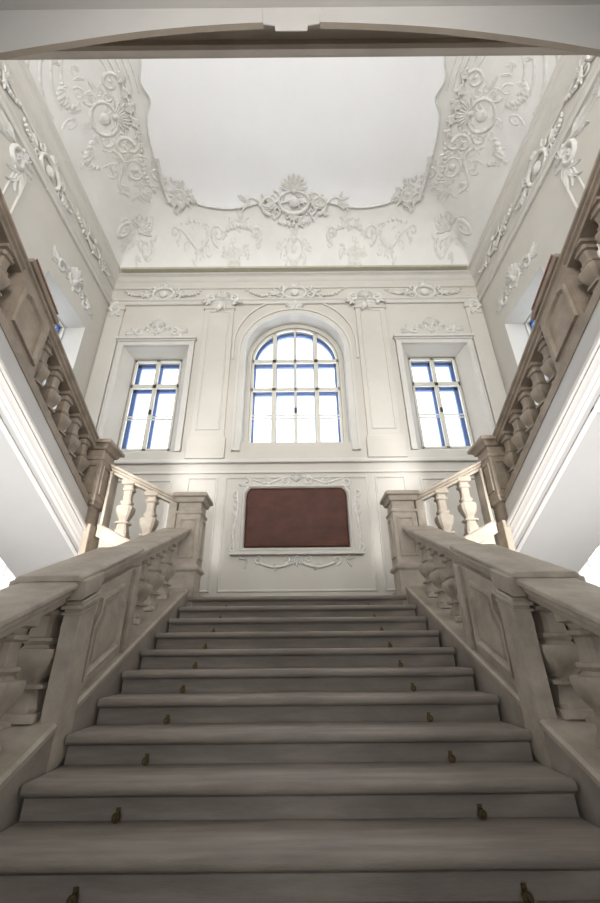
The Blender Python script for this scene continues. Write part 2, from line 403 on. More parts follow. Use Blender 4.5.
# ---------------------------------------------------------------- gallery slab and near arch
mb = MB()
mb.prism([(.93, 3.10), (.93, 3.02), (1.0, 3.02), (1.005, 2.975), (1.022, 2.965), (1.06, 3.0), (1.06, 3.03), (1.087, 3.05), (1.087, 3.42), (.93, 3.42)], lambda q: (-2.6, q[0], q[1]), lambda q: (2.6, q[0], q[1]))
struct(obj('gallery_edge', mb, M['arch']))
mb = MB(); mb.box(-XW, XW, YR, .35, 3.1, 3.4); mb.box(-2.6, 2.6, .35, .929, 3.1, 3.4)
struct(obj('gallery_floor', mb, M['string']))
# arch wall: face y .90-.99 with a flat segmental curve
pts = [(-2.6, 1.9), (-2.0, 2.25), (-1.62, 2.50), (-1.41, 2.60), (-1.12, 2.71), (-.742, 2.83), (-.341, 2.90), (0, 2.92), (.341, 2.90), (.742, 2.84), (1.12, 2.73), (1.41, 2.61), (1.62, 2.50), (2.0, 2.25), (2.6, 1.9)]
def smooth_curve(P, n=6):
    out = []
    for i in range(len(P)-1):
        p0 = Vector(P[max(0, i-1)]); p1 = Vector(P[i]); p2 = Vector(P[i+1]); p3 = Vector(P[min(len(P)-1, i+2)])
        for k in range(n):
            t = k/n; out.append(0.5*((2*p1)+(-p0+p2)*t+(2*p0-5*p1+4*p2-p3)*t*t+(-p0+3*p1-3*p2+p3)*t**3))
    out.append(Vector(P[-1])); return out
C_ = smooth_curve(pts); mb = MB()
for p, q in zip(C_, C_[1:]):
    vs = [(p.x, .90, p.y), (q.x, .90, q.y), (q.x, .90, 3.1), (p.x, .90, 3.1), (p.x, .925, p.y), (q.x, .925, q.y), (q.x, .925, 3.1), (p.x, .925, 3.1)]
    mb.add(vs, [(0, 1, 2, 3)], 0); mb.add(vs, [(0, 4, 5, 1), (4, 7, 6, 5)], 1)
for s in (-1, 1): mb.box(*sorted((s*1.9, s*2.6)), .90, .94, ZF, 3.1)  # legs widened out of view to keep the side beams off the newels
for s in (-1, 1): struct(box('wall_light_block_%s' % ('left' if s < 0 else 'right'), (*sorted((s*1.95, s*2.1)), -2.6, .90, ZF, 3.1), M['string']))  # unseen walls, added to block the side beams from the middle
struct(obj('wall_near_arch', mb, [M['string'], M['arch']], smooth=20))
mb = MB()
mb.prism([(-.085, 2.80), (.075, 2.80), (.08, 2.86), (.14, 2.88), (.15, 3.08), (-.16, 3.08), (-.15, 2.88), (-.09, 2.86)], lambda q: (q[0], .893, q[1]), lambda q: (q[0], .899, q[1]))
o = obj('keystone', mb, M['string']); bevel(o, .01); tag(o, 'pale keystone block hanging at the crown of the near arch overhead', 'keystone')

# ---------------------------------------------------------------- central staircase
NST = 15
stair = thing('staircase', (0, YL-NST*TR/2, ZF), 'broad central flight of worn grey limestone steps with brass eyelets', 'staircase')
def step_profile(y, z, depth, h):
    r = .022; pr = [(y+.045, z-h), (y+.045, z-.058), (y+.012, z-.055)]
    for k in range(7):
        a = -PI/2 + PI*k/6; pr.append((y+.024 - .024*math.cos(a), z-.026 + .026*math.sin(a)))
    pr[-1] = (y+.024, z); pr += [(y+depth, z), (y+depth, z-h)]
    return pr
for kk in range(NST-1):
    y = YL - kk*TR; z = ZL - kk*RI
    mb = MB(); mb.prism(step_profile(y, z, TR+.06 if kk else .5, RI), lambda q: (-1.34, q[0], q[1]), lambda q: (1.34, q[0], q[1]))
    st = obj('step', mb, M['step'], stair, origin=(0, y, z-RI))
    if kk < 10:
        for s in (-1, 1):            # brass carpet-rod eyelets at the foot of each riser
            ex = s*.868; ey = y + .035; ez = z - RI + .003
            m2 = MB(); m2.tube([(ex, ey+.01, ez+.03), (ex, ey-.02, ez+.03)], .006, 6)
            m2.tube([(ex+.016*math.cos(a), ey-.024, ez+.016+.016*math.sin(a)) for a in [2*PI*i/12 for i in range(13)]], .0055, 6, up=(0, 1, 0))
            m2.box(ex-.010, ex+.010, ey-.004, ey+.001, ez, ez+.05)
            obj('rod_eyelet', m2, M['brass'], st)
# solid body under the flight
mb = MB(); mb.prism([(YL-13.5*TR, ZF), (YL+.4, ZF), (YL+.4, ZL-.16), (YL+.1, ZL-.16), (YL-12*TR, ZL-12*RI-.2)], lambda q: (-1.3, q[0], q[1]), lambda q: (1.3, q[0], q[1]))
obj('understructure', mb, M['step'], stair)
# main landing and side podiums
mb = MB(); mb.box(-2.62, 2.62, YL+.41, YB, ZF, ZL)
struct(obj('landing_main', mb, M['floor']))

# ---------------------------------------------------------------- balusters
BAL = [(0, .092), (.06, .092), (.07, .075), (.10, .080), (.20, .062), (.235, .060), (.24, .088), (.268, .088), (.28, .055), (.32, .058), (.36, .075), (.44, .098), (.50, .104), (.535, .100),
       (.545, .070), (.57, .060), (.60, .074), (.625, .074), (.635, .058), (.72, .052), (.80, .058), (.82, .076), (.85, .078), (.86, .060), (.90, .066), (.92, .088), (1, .088)]
def baluster_mb(cx, cy, z0, z1, zb0=None, ov=1.0):
    """square-plan turned baluster with softly rounded corners between z0 and z1"""
    rings = []
    for t, h in BAL:
        z = z0 + (z1-z0)*t; h *= ov; c = h*.30 if .05 < t < .92 else h*.04
        rings.append([(cx+x, cy+y, z) for x, y in ((h-c, -h), (h, -h+c), (h, h-c), (h-c, h), (-h+c, h), (-h, h-c), (-h, -h+c), (-h+c, -h))])
    mb = MB(); mb.loft(rings); return mb
def put_baluster(parent, proto, pos, first, m):
    if first is None: return None
# sloped bars: cross-section (x, z) sheared along y
def slope_y(prof, y0, y1, zf, mb=None):
    mb = mb or MB(); return mb.prism(prof, lambda q: (q[0], y0, zf(y0)+q[1]), lambda q: (q[0], y1, zf(y1)+q[1]))
def slope_x(prof, x0, x1, zf, mb=None):
    mb = mb or MB(); return mb.prism(prof, lambda q: (x0, q[0], zf(x0)+q[1]), lambda q: (x1, q[0], zf(x1)+q[1]))
def rail_prof(c, hw, top, th):
    return [(c-hw, top-.045), (c-hw, top-.015), (c-hw+.02, top), (c+hw-.02, top), (c+hw, top-.015), (c+hw, top-.045), (c+hw-.025, top-.06), (c+hw-.03, top-th*.62),
            (c+hw-.055, top-th*.75), (c+hw-.06, top-th), (c-hw+.06, top-th), (c-hw+.055, top-th*.75), (c-hw+.03, top-th*.62), (c-hw+.025, top-.06)]
def copies(parent, name, mbf, spots, m):
    base = None
    for p in spots:
        if base is None:
            base = obj(name, mbf, m, parent, origin=(0, 0, 0)); base.location = Vector(p) - wloc(parent)
        else:
            c = base.copy(); COL.objects.link(c); c.parent = parent; c.location = Vector(p) - wloc(parent)
side_word = {-1: 'left', 1: 'right'}
def nosb(y): return nos(y) + .011*(5.2-y)
def main_balustrade(s):
    c = s*1.595; w = side_word[s]
    r = thing('balustrade', (c, 2.7, ZF), 'heavy sandstone balustrade climbing the %s edge of the central flight' % w, 'balustrade')
    y0, y1 = .35, 5.29
    bevel(obj('handrail', slope_y(rail_prof(c, .195, .86, .14), y0, y1, nosb), M['stone'], r), .006)
    # closed string carrying the balusters
    pr = [(c-.24, -.45), (c-.24, .04), (c-.25, .05), (c-.25, .09), (c-.20, .11), (c+.20, .11), (c+.25, .09), (c+.25, .05), (c+.24, .04), (c+.24, -.45)]
    pr = [(c-.235, -.45), (c-.235, .05), (c+.235, .05), (c+.235, -.45)]
    obj('string_course', slope_y(pr, y0, y1, nosb), M['string_stone'], r)
    obj('ledge', slope_y([(c-.24, .045), (c-.243, .075), (c-.225, .09), (c+.225, .09), (c+.243, .075), (c+.24, .045)], y0, y1, nosb), M['stone'], r)
    mb = MB().prism([(y0, ZF), (y1, ZF), (y1, nosb(y1)-.4), (y0+.9, nosb(y0+.9)-.4), (y0, max(ZF+.02, nosb(y0)-.4))], lambda q: (c-.21, q[0], q[1]), lambda q: (c+.21, q[0], q[1]))
    obj('plinth_wall', mb, M['stone'], r)
    # panelled pier bay
    ya, yb = 2.72, 3.66
    yb0 = ya + .24
    bay = obj('panelled_pier', slope_y([(c-.19, .08), (c-.19, .74), (c+.19, .74), (c+.19, .08)], yb0, yb, nosb), M['stone'], r)
    for q in (-1, 1):
        i0, i1 = sorted((c+q*.135, c+q*.245))
        bevel(obj('pilaster', slope_y([(i0, -.17 if q == -s else .0), (i0, .735), (i1, .735), (i1, -.17 if q == -s else .0)], ya, ya+.19, nosb), M['stone'], bay), .008)
        mb = slope_y([(i0-.015, .69), (i0-.015, .715), (i1+.015, .715), (i1+.015, .69)], ya-.02, ya+.21, nosb)
        slope_y([(i0-.01, .655), (i0-.01, .67), (i1+.01, .67), (i1+.01, .655)], ya-.01, ya+.20, nosb, mb)
        bevel(obj('pilaster_capital', mb, M['stone'], bay), .004)
    bevel(obj('end_pilaster', slope_y([(c-.225, .08), (c-.225, .735), (c+.225, .735), (c+.225, .08)], yb-.10, yb, nosb), M['stone'], bay), .008)
    mb = slope_y([(c-.24, .745), (c-.25, .80), (c-.25, .865), (c+.25, .865), (c+.25, .80), (c+.24, .745)], ya-.02, ya+.21, nosb)
    bevel(obj('pier_capital', mb, M['stone'], bay), .006)
    mb = MB(); slope_y([(c-.215, .862), (c-.215, .885), (c-.19, .90), (c+.19, .90), (c+.215, .885), (c+.215, .862)], ya-.03, yb+.03, nosb, mb)
    bevel(obj('pier_cap', mb, M['stone'], bay), .005)
    # raised rhombic panel frame with notched corners, both faces
    for q in (-1, 1):
        mb = MB(); xx = c+q*.19
        A, B = ya+.255, yb-.18
        def ring(e, h):
            P_ = [(A+e, .16+e), (B-e, .16+e), (B-e, .50-e), (B-.07-e, .57-e), (B-.07-e, .66-e), (A+.07+e, .66-e), (A+.07+e, .57-e), (A+e, .50-e)]
            return [(xx+q*h, y, nosb(y)+z) for y, z in P_]
        R = [ring(0, 0), ring(.006, .03), ring(.03, .032), ring(.045, .012), ring(.06, .0)]
        mb.loft(R, cap=False)
        R2 = [ring(.075, 0), ring(.085, .022), ring(.088, .022)]; mb.loft(R2, cap=False); mb.add(R2[-1], [tuple(range(8))])
        obj('panel_moulding', mb, M['stone'], bay)
    ys = [2.80-.37*i for i in range(7)] + [3.86+.36*i for i in range(4)]
    dz = .20*RI/TR
    copies(r, 'baluster', baluster_mb(0, 0, 0, .70, ov=1.24), [(c, y, nosb(y)+.055) for y in ys], M['stone'])
    # plain end post at the bottom of the flight
    mb = MB(); mb.box(c-.2, c+.2, .02, .42, ZF, nosb(.2)+.95); mb.box(c-.25, c+.25, -.03, .47, nosb(.2)+.95, nosb(.2)+1.03); mb.box(c-.24, c+.24, -.02, .46, ZF, ZF+.15)
    bevel(obj('end_post', mb, M['stone'], r), .012)
for s in (-1, 1): main_balustrade(s)

# ---------------------------------------------------------------- newel posts
def newel(cx, cy, z0, z1, hw, cap, label, m, ring_z, scroll=0, foot=None):
    r = thing('newel_post', (cx, cy, z0), label, 'newel post')
    def sq(h, z): return [(cx-h, cy-h, z), (cx+h, cy-h, z), (cx+h, cy+h, z), (cx-h, cy+h, z)]
    f = foot or hw
    mb = MB(); mb.loft([sq(f, z0), sq(f, ring_z-.05), sq(f+.035, ring_z-.03), sq(f+.035, ring_z), sq(hw+.01, ring_z+.03), sq(hw, ring_z+.05), sq(hw, z1-.30), sq(hw+.015, z1-.29), sq(hw+.015, z1-.26), sq(hw-.01, z1-.25), sq(hw-.01, z1-.13)])
    bevel(obj('shaft', mb, m, r), .008)
    mb = MB(); mb.loft([sq(hw, z1-.14), sq(hw+.02, z1-.13), sq(hw+.03, z1-.10), sq(cap-.03, z1-.07), sq(cap, z1-.06), sq(cap, z1-.015), sq(cap-.02, z1), sq(cap-.10, z1+.015)])
    bevel(obj('cap', mb, m, r), .006)
    for q, ax in ((-1, 'y'), (1, 'y'), (-1, 'x'), (1, 'x')):     # sunk-field frames on each face of the shaft
        mb = MB(); za, zb = ring_z+.12, z1-.36
        def rg(e, h):
            P_ = [(-hw+.05+e, za+e), (hw-.05-e, za+e), (hw-.05-e, zb-e), (-hw+.05+e, zb-e)]
            return [((cx+a, cy+q*(hw+h), b) if ax == 'y' else (cx+q*(hw+h), cy+a, b)) for a, b in P_]
        mb.loft([rg(0, 0), rg(.008, .016), rg(.022, .016), rg(.03, 0)], cap=False); obj('panel_moulding', mb, m, r)
    return r
for s in (-1, 1):
    w = side_word[s]
    newel(s*1.455, 5.46, ZL-.3, 1.99, .165, .235, 'square sandstone newel post at the top %s corner of the central flight' % w, M['stone'], .98)
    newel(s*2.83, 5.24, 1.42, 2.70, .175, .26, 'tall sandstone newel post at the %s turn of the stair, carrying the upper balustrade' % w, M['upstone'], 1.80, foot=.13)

for n_, s in (('newel_post.001', -1), ('newel_post.003', 1)):
    mb = MB(); mb.box(*sorted((s*2.66, s*2.745)), 5.12, 5.36, .93, 1.52); bevel(obj('foot', mb, M['upstone'], bpy.data.objects[n_]), .01)

# ---------------------------------------------------------------- short side flights with their balustrades
ZQ = 1.52
for s in (-1, 1):
    w = side_word[s]
    fl = thing('side_stairs', (s*2.05, 6.4, ZL), 'short stone flight rising %s from the landing behind the low balustrade' % w, 'staircase')
    rr = (ZQ-ZL)/5
    for i in range(5):
        xa = 1.47 + i*.25; z = ZL + rr*(i+1)
        pr = step_profile(xa, z, .31 if i < 4 else .22, rr)
        mb = MB(); mb.prism(pr, lambda q: (s*q[0], 5.64, q[1]), lambda q: (s*q[0], YB-.06, q[1]))
        obj('step', mb, M['step'], fl)
    mb = MB(); mb.box(*sorted((s*1.72, s*2.68)), 5.30, 5.54, ZF, ZL+.02)
    mb.prism([(1.70, ZL), (2.64, ZL), (2.64, ZQ-.12), (1.70, ZL+.22)], lambda q: (s*q[0], 5.39, q[1]), lambda q: (s*q[0], 5.52, q[1]))
    obj('side_wall', mb, M['stone'], fl)
    zAB = lambda x: 1.93 + .50*(abs(x)-1.6)
    b = thing('balustrade', (s*2.15, 5.42, ZL), 'short sunlit balustrade of two fat balusters above the %s rail' % w, 'balustrade')
    xa, xb = s*1.625, s*2.65
    bevel(obj('handrail', slope_x(rail_prof(5.41, .13, 0, .13), xa, xb, zAB), M['stone'], b), .005)
    obj('base_rail', slope_x([(5.28, -1.06), (5.28, -.90), (5.30, -.88), (5.52, -.88), (5.54, -.90), (5.54, -1.06)], xa, xb, zAB), M['stone'], b)
    for e0, e1 in ((1.63, 1.74), (2.605, 2.645)):
        mb = MB(); mb.box(*sorted((s*e0, s*e1)), 5.30, 5.52, zAB(e0)-.95, zAB(e0)-.09); bevel(obj('end_block', mb, M['stone'], b), .008)
    copies(b, 'baluster', baluster_mb(0, 0, 0, .83, ov=1.05), [(s*x, 5.41, zAB(x)-.93) for x in (2.02, 2.37)], M['stone'])
    # quarter landing
    mb = MB(); mb.box(*sorted((s*3.04, s*XW)), 5.08, YB, ZQ-.10, ZQ); mb.box(*sorted((s*2.72, s*3.04)), 5.45, YB, ZQ-.10, ZQ)
    struct(obj('landing_%s' % w, mb, M['floor']))

# ---------------------------------------------------------------- upper flights
SU = .45
def zb(y): return 1.74 + SU*(5.14-y)
YT = .40
for s in (-1, 1):
    w = side_word[s]
    fl = thing('upper_stairs', (s*3.7, 3.0, ZQ), 'upper flight overhead on the %s, its grey plaster soffit edged by white mouldings' % w, 'staircase')
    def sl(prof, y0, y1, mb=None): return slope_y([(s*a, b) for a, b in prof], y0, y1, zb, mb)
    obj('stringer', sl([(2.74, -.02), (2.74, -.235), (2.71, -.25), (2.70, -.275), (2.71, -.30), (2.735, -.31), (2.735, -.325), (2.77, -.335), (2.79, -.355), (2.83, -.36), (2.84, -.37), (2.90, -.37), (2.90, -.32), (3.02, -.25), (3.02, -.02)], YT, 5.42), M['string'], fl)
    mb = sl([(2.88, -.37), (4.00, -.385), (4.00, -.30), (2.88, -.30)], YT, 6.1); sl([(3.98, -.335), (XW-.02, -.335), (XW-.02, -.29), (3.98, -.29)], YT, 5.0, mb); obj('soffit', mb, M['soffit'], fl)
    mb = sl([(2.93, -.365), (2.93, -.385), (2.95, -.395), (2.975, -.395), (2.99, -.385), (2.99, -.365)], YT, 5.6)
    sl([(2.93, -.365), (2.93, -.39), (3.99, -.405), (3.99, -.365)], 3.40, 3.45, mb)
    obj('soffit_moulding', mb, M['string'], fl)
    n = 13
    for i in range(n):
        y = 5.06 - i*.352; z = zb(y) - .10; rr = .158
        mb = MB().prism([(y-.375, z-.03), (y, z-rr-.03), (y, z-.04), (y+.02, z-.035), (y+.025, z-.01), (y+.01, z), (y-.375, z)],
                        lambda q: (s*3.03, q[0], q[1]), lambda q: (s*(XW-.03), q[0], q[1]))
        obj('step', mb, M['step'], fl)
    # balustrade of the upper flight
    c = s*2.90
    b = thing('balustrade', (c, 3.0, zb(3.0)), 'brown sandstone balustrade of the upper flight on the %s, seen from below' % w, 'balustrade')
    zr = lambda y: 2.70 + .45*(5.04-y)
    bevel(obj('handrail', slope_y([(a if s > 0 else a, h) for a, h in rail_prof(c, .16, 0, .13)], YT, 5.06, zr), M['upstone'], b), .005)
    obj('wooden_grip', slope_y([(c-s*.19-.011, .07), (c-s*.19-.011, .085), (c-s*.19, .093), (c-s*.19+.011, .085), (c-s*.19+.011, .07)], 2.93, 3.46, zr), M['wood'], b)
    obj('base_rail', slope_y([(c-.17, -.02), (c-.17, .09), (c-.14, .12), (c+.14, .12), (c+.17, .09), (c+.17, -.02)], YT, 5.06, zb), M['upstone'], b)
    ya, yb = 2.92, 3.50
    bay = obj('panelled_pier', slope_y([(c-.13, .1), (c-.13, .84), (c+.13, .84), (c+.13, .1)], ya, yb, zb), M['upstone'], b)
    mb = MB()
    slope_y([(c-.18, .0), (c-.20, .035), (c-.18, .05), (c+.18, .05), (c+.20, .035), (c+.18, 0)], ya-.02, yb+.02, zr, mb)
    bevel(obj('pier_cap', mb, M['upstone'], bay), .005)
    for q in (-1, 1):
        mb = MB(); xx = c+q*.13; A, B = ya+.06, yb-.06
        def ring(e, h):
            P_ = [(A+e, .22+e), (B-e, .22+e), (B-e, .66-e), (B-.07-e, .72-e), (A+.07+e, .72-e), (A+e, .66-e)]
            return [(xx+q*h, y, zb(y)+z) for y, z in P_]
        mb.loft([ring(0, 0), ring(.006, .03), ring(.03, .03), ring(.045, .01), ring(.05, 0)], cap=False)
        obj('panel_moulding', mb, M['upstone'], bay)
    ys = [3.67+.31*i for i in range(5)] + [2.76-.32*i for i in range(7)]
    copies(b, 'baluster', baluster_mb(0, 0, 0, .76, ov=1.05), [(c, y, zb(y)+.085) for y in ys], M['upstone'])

# ---------------------------------------------------------------- wall plaque
pq = thing('wall_plaque', (0, YB-.03, 1.74), 'dark red-brown marble plaque with clipped upper corners on the back wall', 'plaque')
P_ = [(-.97, 1.74), (.97, 1.74), (.97, 2.72), (.955, 2.80), (.89, 2.885), (-.89, 2.885), (-.955, 2.80), (-.97, 2.72)]
mb = MB(); mb.prism(P_, lambda q: (q[0], YB-.045, q[1]), lambda q: (q[0], YB, q[1])); bevel(obj('slab', mb, M['plaque'], pq), .01)
obj('slab_rim', frame_back('', P_, .03, .012, YB-.045), M['plaque'], pq)

# ---------------------------------------------------------------- stucco ornament kit
class Orn:
    def __init__(s, fn, seed=0): s.m = MB(); s.fn = fn; s.r = random.Random(seed)
    def P(s, u, v, h): return s.fn(u, v, h)
    def strip(s, pts, rad, h=None):
        """rounded ridge following 2D points, lying on the surface"""
        n = len(pts); rings = []
        for i, (u, v) in enumerate(pts):
            a = pts[max(0, i-1)]; b = pts[min(n-1, i+1)]; tx, ty = b[0]-a[0], b[1]-a[1]; L = math.hypot(tx, ty) or 1; nx_, ny_ = -ty/L, tx/L
            r = rad[i] if isinstance(rad, list) else rad; hh = (h or 1.1)*r
            rings.append([s.P(u+nx_*r*cx, v+ny_*r*cx, hh*cz) for cx, cz in ((-1, -.15), (-.75, .6), (-.25, 1), (.25, 1), (.75, .6), (1, -.15))])
        s.m.loft(rings, cap=True)
    def scroll(s, u, v, r, a0, turns, d=1, w=.02, grow=0.15):
        n = max(10, int(abs(turns)*18)); pts = []; rad = []
        for i in range(n+1):
            t = i/n; a = a0 + d*2*PI*turns*t; q = r*(grow+(1-grow)*(1-t)); pts.append((u+q*math.cos(a), v+q*math.sin(a))); rad.append(w*(1-.45*t) if i < n else w*1.1)
        s.strip(pts, rad)
    def leaf(s, u, v, ang, L, w, h=.03, bend=.3):
        rings = []; n = 6
        for i in range(n+1):
            t = i/n; a = ang + bend*t; uu = u + L*t*math.cos(a); vv = v + L*t*math.sin(a)
            ww = w*(math.sin(PI*min(1, t*.9+.08))**.8)+.002; nx_, ny_ = -math.sin(a), math.cos(a)
            rings.append([s.P(uu+nx_*ww*k, vv+ny_*ww*k, hz*h) for k, hz in ((-1, -.1), (-.55, .8), (0, .35), (.55, .8), (1, -.1))])
        s.m.loft(rings, cap=True)
    def bead(s, u, v, r, h=None):
        h = h or r; rings = []
        for i in range(4):
            a = PI/2*i/3.2; rings.append([s.P(u+r*math.cos(a)*math.cos(2*PI*k/8), v+r*math.cos(a)*math.sin(2*PI*k/8), h*math.sin(a)-.003) for k in range(8)])
        s.m.loft(rings)
    def bloom(s, u, v, w, h, n=14, k=.05):
        for i in range(n):
            a = 2.4*i + s.r.uniform(-.3, .3); q = math.sqrt((i+.7)/n); uu = u + w*q*math.cos(a); vv = v + h*q*math.sin(a)
            c = i % 3
            if c == 0: s.scroll(uu, vv, k*s.r.uniform(1.6, 2.4), a, s.r.uniform(.8, 1.3), s.r.choice((-1, 1)), k*.42)
            elif c == 1: s.spray(uu, vv, a, k*s.r.uniform(3, 4.5), 3, k*.6)
            else: s.bead(uu, vv, k*.5); s.leaf(uu, vv, a+1, k*3, k*.6, k*.6)
    def shell(s, u, v, r, a0, a1, n=7, w=.03):
        for i in range(n):
            a = a0 + (a1-a0)*(i+.5)/n; s.leaf(u, v, a, r*(1-.18*abs(2*(i+.5)/n-1)), r*abs(a1-a0)/n*.42, w, 0)
        s.bead(u, v, r*.2, w*1.3)
    def spray(s, u, v, ang, L, n=5, w=.03):
        for i in range(n):
            t = i/max(1, n-1); a = ang + (t-.5)*1.6 + s.r.uniform(-.15, .15); s.leaf(u, v, a, L*(1-.5*abs(t-.5)), w, .028, s.r.uniform(-.6, .6))
    def garland(s, u0, v0, u1, v1, sag, n=9, r=.03):
        for i in range(n):
            t = i/(n-1); u = u0+(u1-u0)*t; v = v0+(v1-v0)*t - sag*4*t*(1-t)
            s.bead(u+s.r.uniform(-.01, .01), v+s.r.uniform(-.01, .01), r*(1+.5*math.sin(PI*t))*s.r.uniform(.8, 1.1))
            s.leaf(u, v, s.r.uniform(0, 6.28), r*2.2, r*.7, r*.9)
    def cartouche(s, u, v, w, h):
        n = 28; s.strip([(u+w*.42*math.cos(2*PI*i/n), v+h*.42*math.sin(2*PI*i/n)) for i in range(n+1)], min(w, h)*.07)
        s.bead(u, v, min(w, h)*.22, min(w, h)*.12)
        for q in (-1, 1):
            a = 0 if q > 0 else PI
            s.scroll(u+q*w*.55, v-h*.18, w*.18, a+PI/2, 1.2, -q, min(w, h)*.055)
            s.scroll(u+q*w*.50, v+h*.32, w*.14, a-PI/2, 1.1, q, min(w, h)*.05)
            s.spray(u+q*w*.62, v, a, w*.38, 4, h*.06)
        s.shell(u, v+h*.40, h*.34, PI*.12, PI*.88, 5, .035); s.spray(u, v-h*.42, -PI/2, h*.35, 3, h*.06)
def F_back(cx, cz, y=YB-.005, k=1): return lambda u, v, h: (cx+u*k, y-h, cz+v)
def F_side(s, cy, cz, x=XW-.005): return lambda u, v, h: (s*(x-h), cy+u, cz+v)
def F_ceil(cx, cy, ang=0, k=1, off=0.0):
    ca, sa = math.cos(ang), math.sin(ang)
    def f(u, v, h):
        x = cx + (u*ca - v*sa)*k; y = cy + u*sa + v*ca
        z = ceil_z(x, y); e = .02
        nx_ = (ceil_z(x+e, y)-ceil_z(x-e, y))/(2*e); ny_ = (ceil_z(x, y+e)-ceil_z(x, y-e))/(2*e)
        nx_ = max(-4, min(4, nx_)); ny_ = max(-4, min(4, ny_)); L = math.sqrt(1+nx_*nx_+ny_*ny_); hh = h*.5 + off
        return (x + nx_/L*hh, y + ny_/L*hh, z - hh/L)
    return f
def ornament(o, label, name='stucco_ornament', m='stucco', cat='ornament', group=None):
    return tag(obj(name, o.m, M[m], smooth=50), label, cat, group)

# plaque surround
r = thing('plaque_surround', (0, YB-.01, 1.6), 'white stucco rocaille frame around the red-brown plaque', 'frame')
P2 = [(-1.06, 1.65), (1.06, 1.65), (1.06, 2.80), (.95, 2.97), (-.95, 2.97), (-1.06, 2.80)]
obj('inner_moulding', frame_back('', P2, .085, .06), M['trim'], r)
obj('sill_moulding', MB().box(-1.22, 1.22, YB-.085, YB, 1.60, 1.655), M['trim'], r)
g = Orn(F_back(0, 3.04), 1); g.shell(0, .02, .17, .1*PI, .9*PI, 7, .04)
for q in (-1, 1):
    a = 0 if q > 0 else PI
    g.scroll(q*.22, .02, .10, a+PI*.5, 1.3, -q, .024); g.strip([(q*(.2+.75*t), .03+.05*math.cos(PI*2*t)-.02*t) for t in [i/16 for i in range(17)]], [.028*(1-.4*i/16) for i in range(17)])
    g.spray(q*.5, .0, a+.2*q, .22, 4, .025); g.scroll(q*.98, -.02, .09, a-PI/2, 1.2, q, .024); g.spray(q*.98, -.05, -PI/2, .2, 4, .025)
obj('crest', g.m, M['stucco'], r, smooth=50)
g = Orn(F_back(0, 1.5), 2)
for q in (-1, 1):
    a = 0 if q > 0 else PI
    g.strip([(q*(.08+.62*t), -.04-.08*math.sin(PI*t)) for t in [i/14 for i in range(15)]], [.032*(1-.3*i/14) for i in range(15)])
    g.scroll(q*.72, .0, .085, a-PI/2, 1.2, q, .022); g.scroll(q*.2, .02, .07, a+PI/2, 1.1, -q, .02); g.spray(q*.9, .02, a-.1*q, .22, 3, .025); g.spray(q*.4, -.06, -PI/2, .14, 3, .02)
g.shell(0, .06, .17, -.9*PI, -.1*PI, 5, .035)
obj('apron', g.m, M['stucco'], r, smooth=50)
for q in (-1, 1):
    g = Orn(F_back(q*1.16, 2.3, k=q), 3)
    g.strip([(.03*math.sin(t*6.28), -.62+1.15*t) for t in [i/20 for i in range(21)]], [.018+.012*math.sin(PI*i/20) for i in range(21)])
    g.scroll(.02, .5, .08, -PI/2, 1.1, 1, .02); g.scroll(.03, -.58, .07, PI/2, 1.1, -1, .02)
    for i in range(7): g.leaf(.0, -.35+.13*i, .5+.2*(i % 3), .10, .02, .025)
    obj('side_scroll', g.m, M['stucco'], r, smooth=50)

# frieze of the back wall
fr = {-3.33: ('over the left window', 8.30), 3.30: ('over the right window', 8.30)}
for x, (wd, z) in fr.items():
    g = Orn(F_back(x, z-.12, YB-.03), 5); g.cartouche(0, 0, .62, .50)
    for q in (-1, 1): g.garland(q*.45, .05, q*.95, .1, .12, 8, .028)
    ornament(g, 'stucco cartouche on the entablature %s' % wd)
    g = Orn(F_back(x, 7.02), 6)
    g.shell(0, .05, .26, .08*PI, .92*PI, 7, .06); g.cartouche(0, .02, .34, .28)
    for q in (-1, 1): g.scroll(q*.42, -.08, .12, PI/2 if q > 0 else PI/2, 1.2, -q, .03); g.spray(q*.5, -.08, 0 if q > 0 else PI, .28, 4, .03)
    ornament(g, 'stucco shell crest directly above the head of the %s window' % ('left' if x < 0 else 'right'))
for x, wd in ((-1.80, 'left'), (1.76, 'right')):
    g = Orn(F_back(x, 7.88, YB-.10), 7)
    g.shell(0, .05, .24, PI*.05, PI*.95, 7, .06)
    for q in (-1, 1): g.scroll(q*.28, .06, .12, PI/2, 1.3, -q, .035); g.spray(q*.33, .0, -PI/2 + q*.5, .22, 4, .03)
    g.spray(0, -.05, -PI/2, .35, 5, .035)
    ornament(g, 'stucco bracket capital on the pilaster just %s of the arched window' % wd)
g = Orn(F_back(0, 8.18, YB-.03), 9); g.cartouche(0, .02, .7, .5)
for q in (-1, 1): g.garland(q*.5, .0, q*1.2, .12, .14, 11, .03); g.scroll(q*.6, -.25, .12, PI/2, 1.2, -q, .03)
g.shell(0, -.35, .3, -PI*.95, -PI*.05, 7, .05)
ornament(g, 'large stucco cartouche with garlands above the arched window')
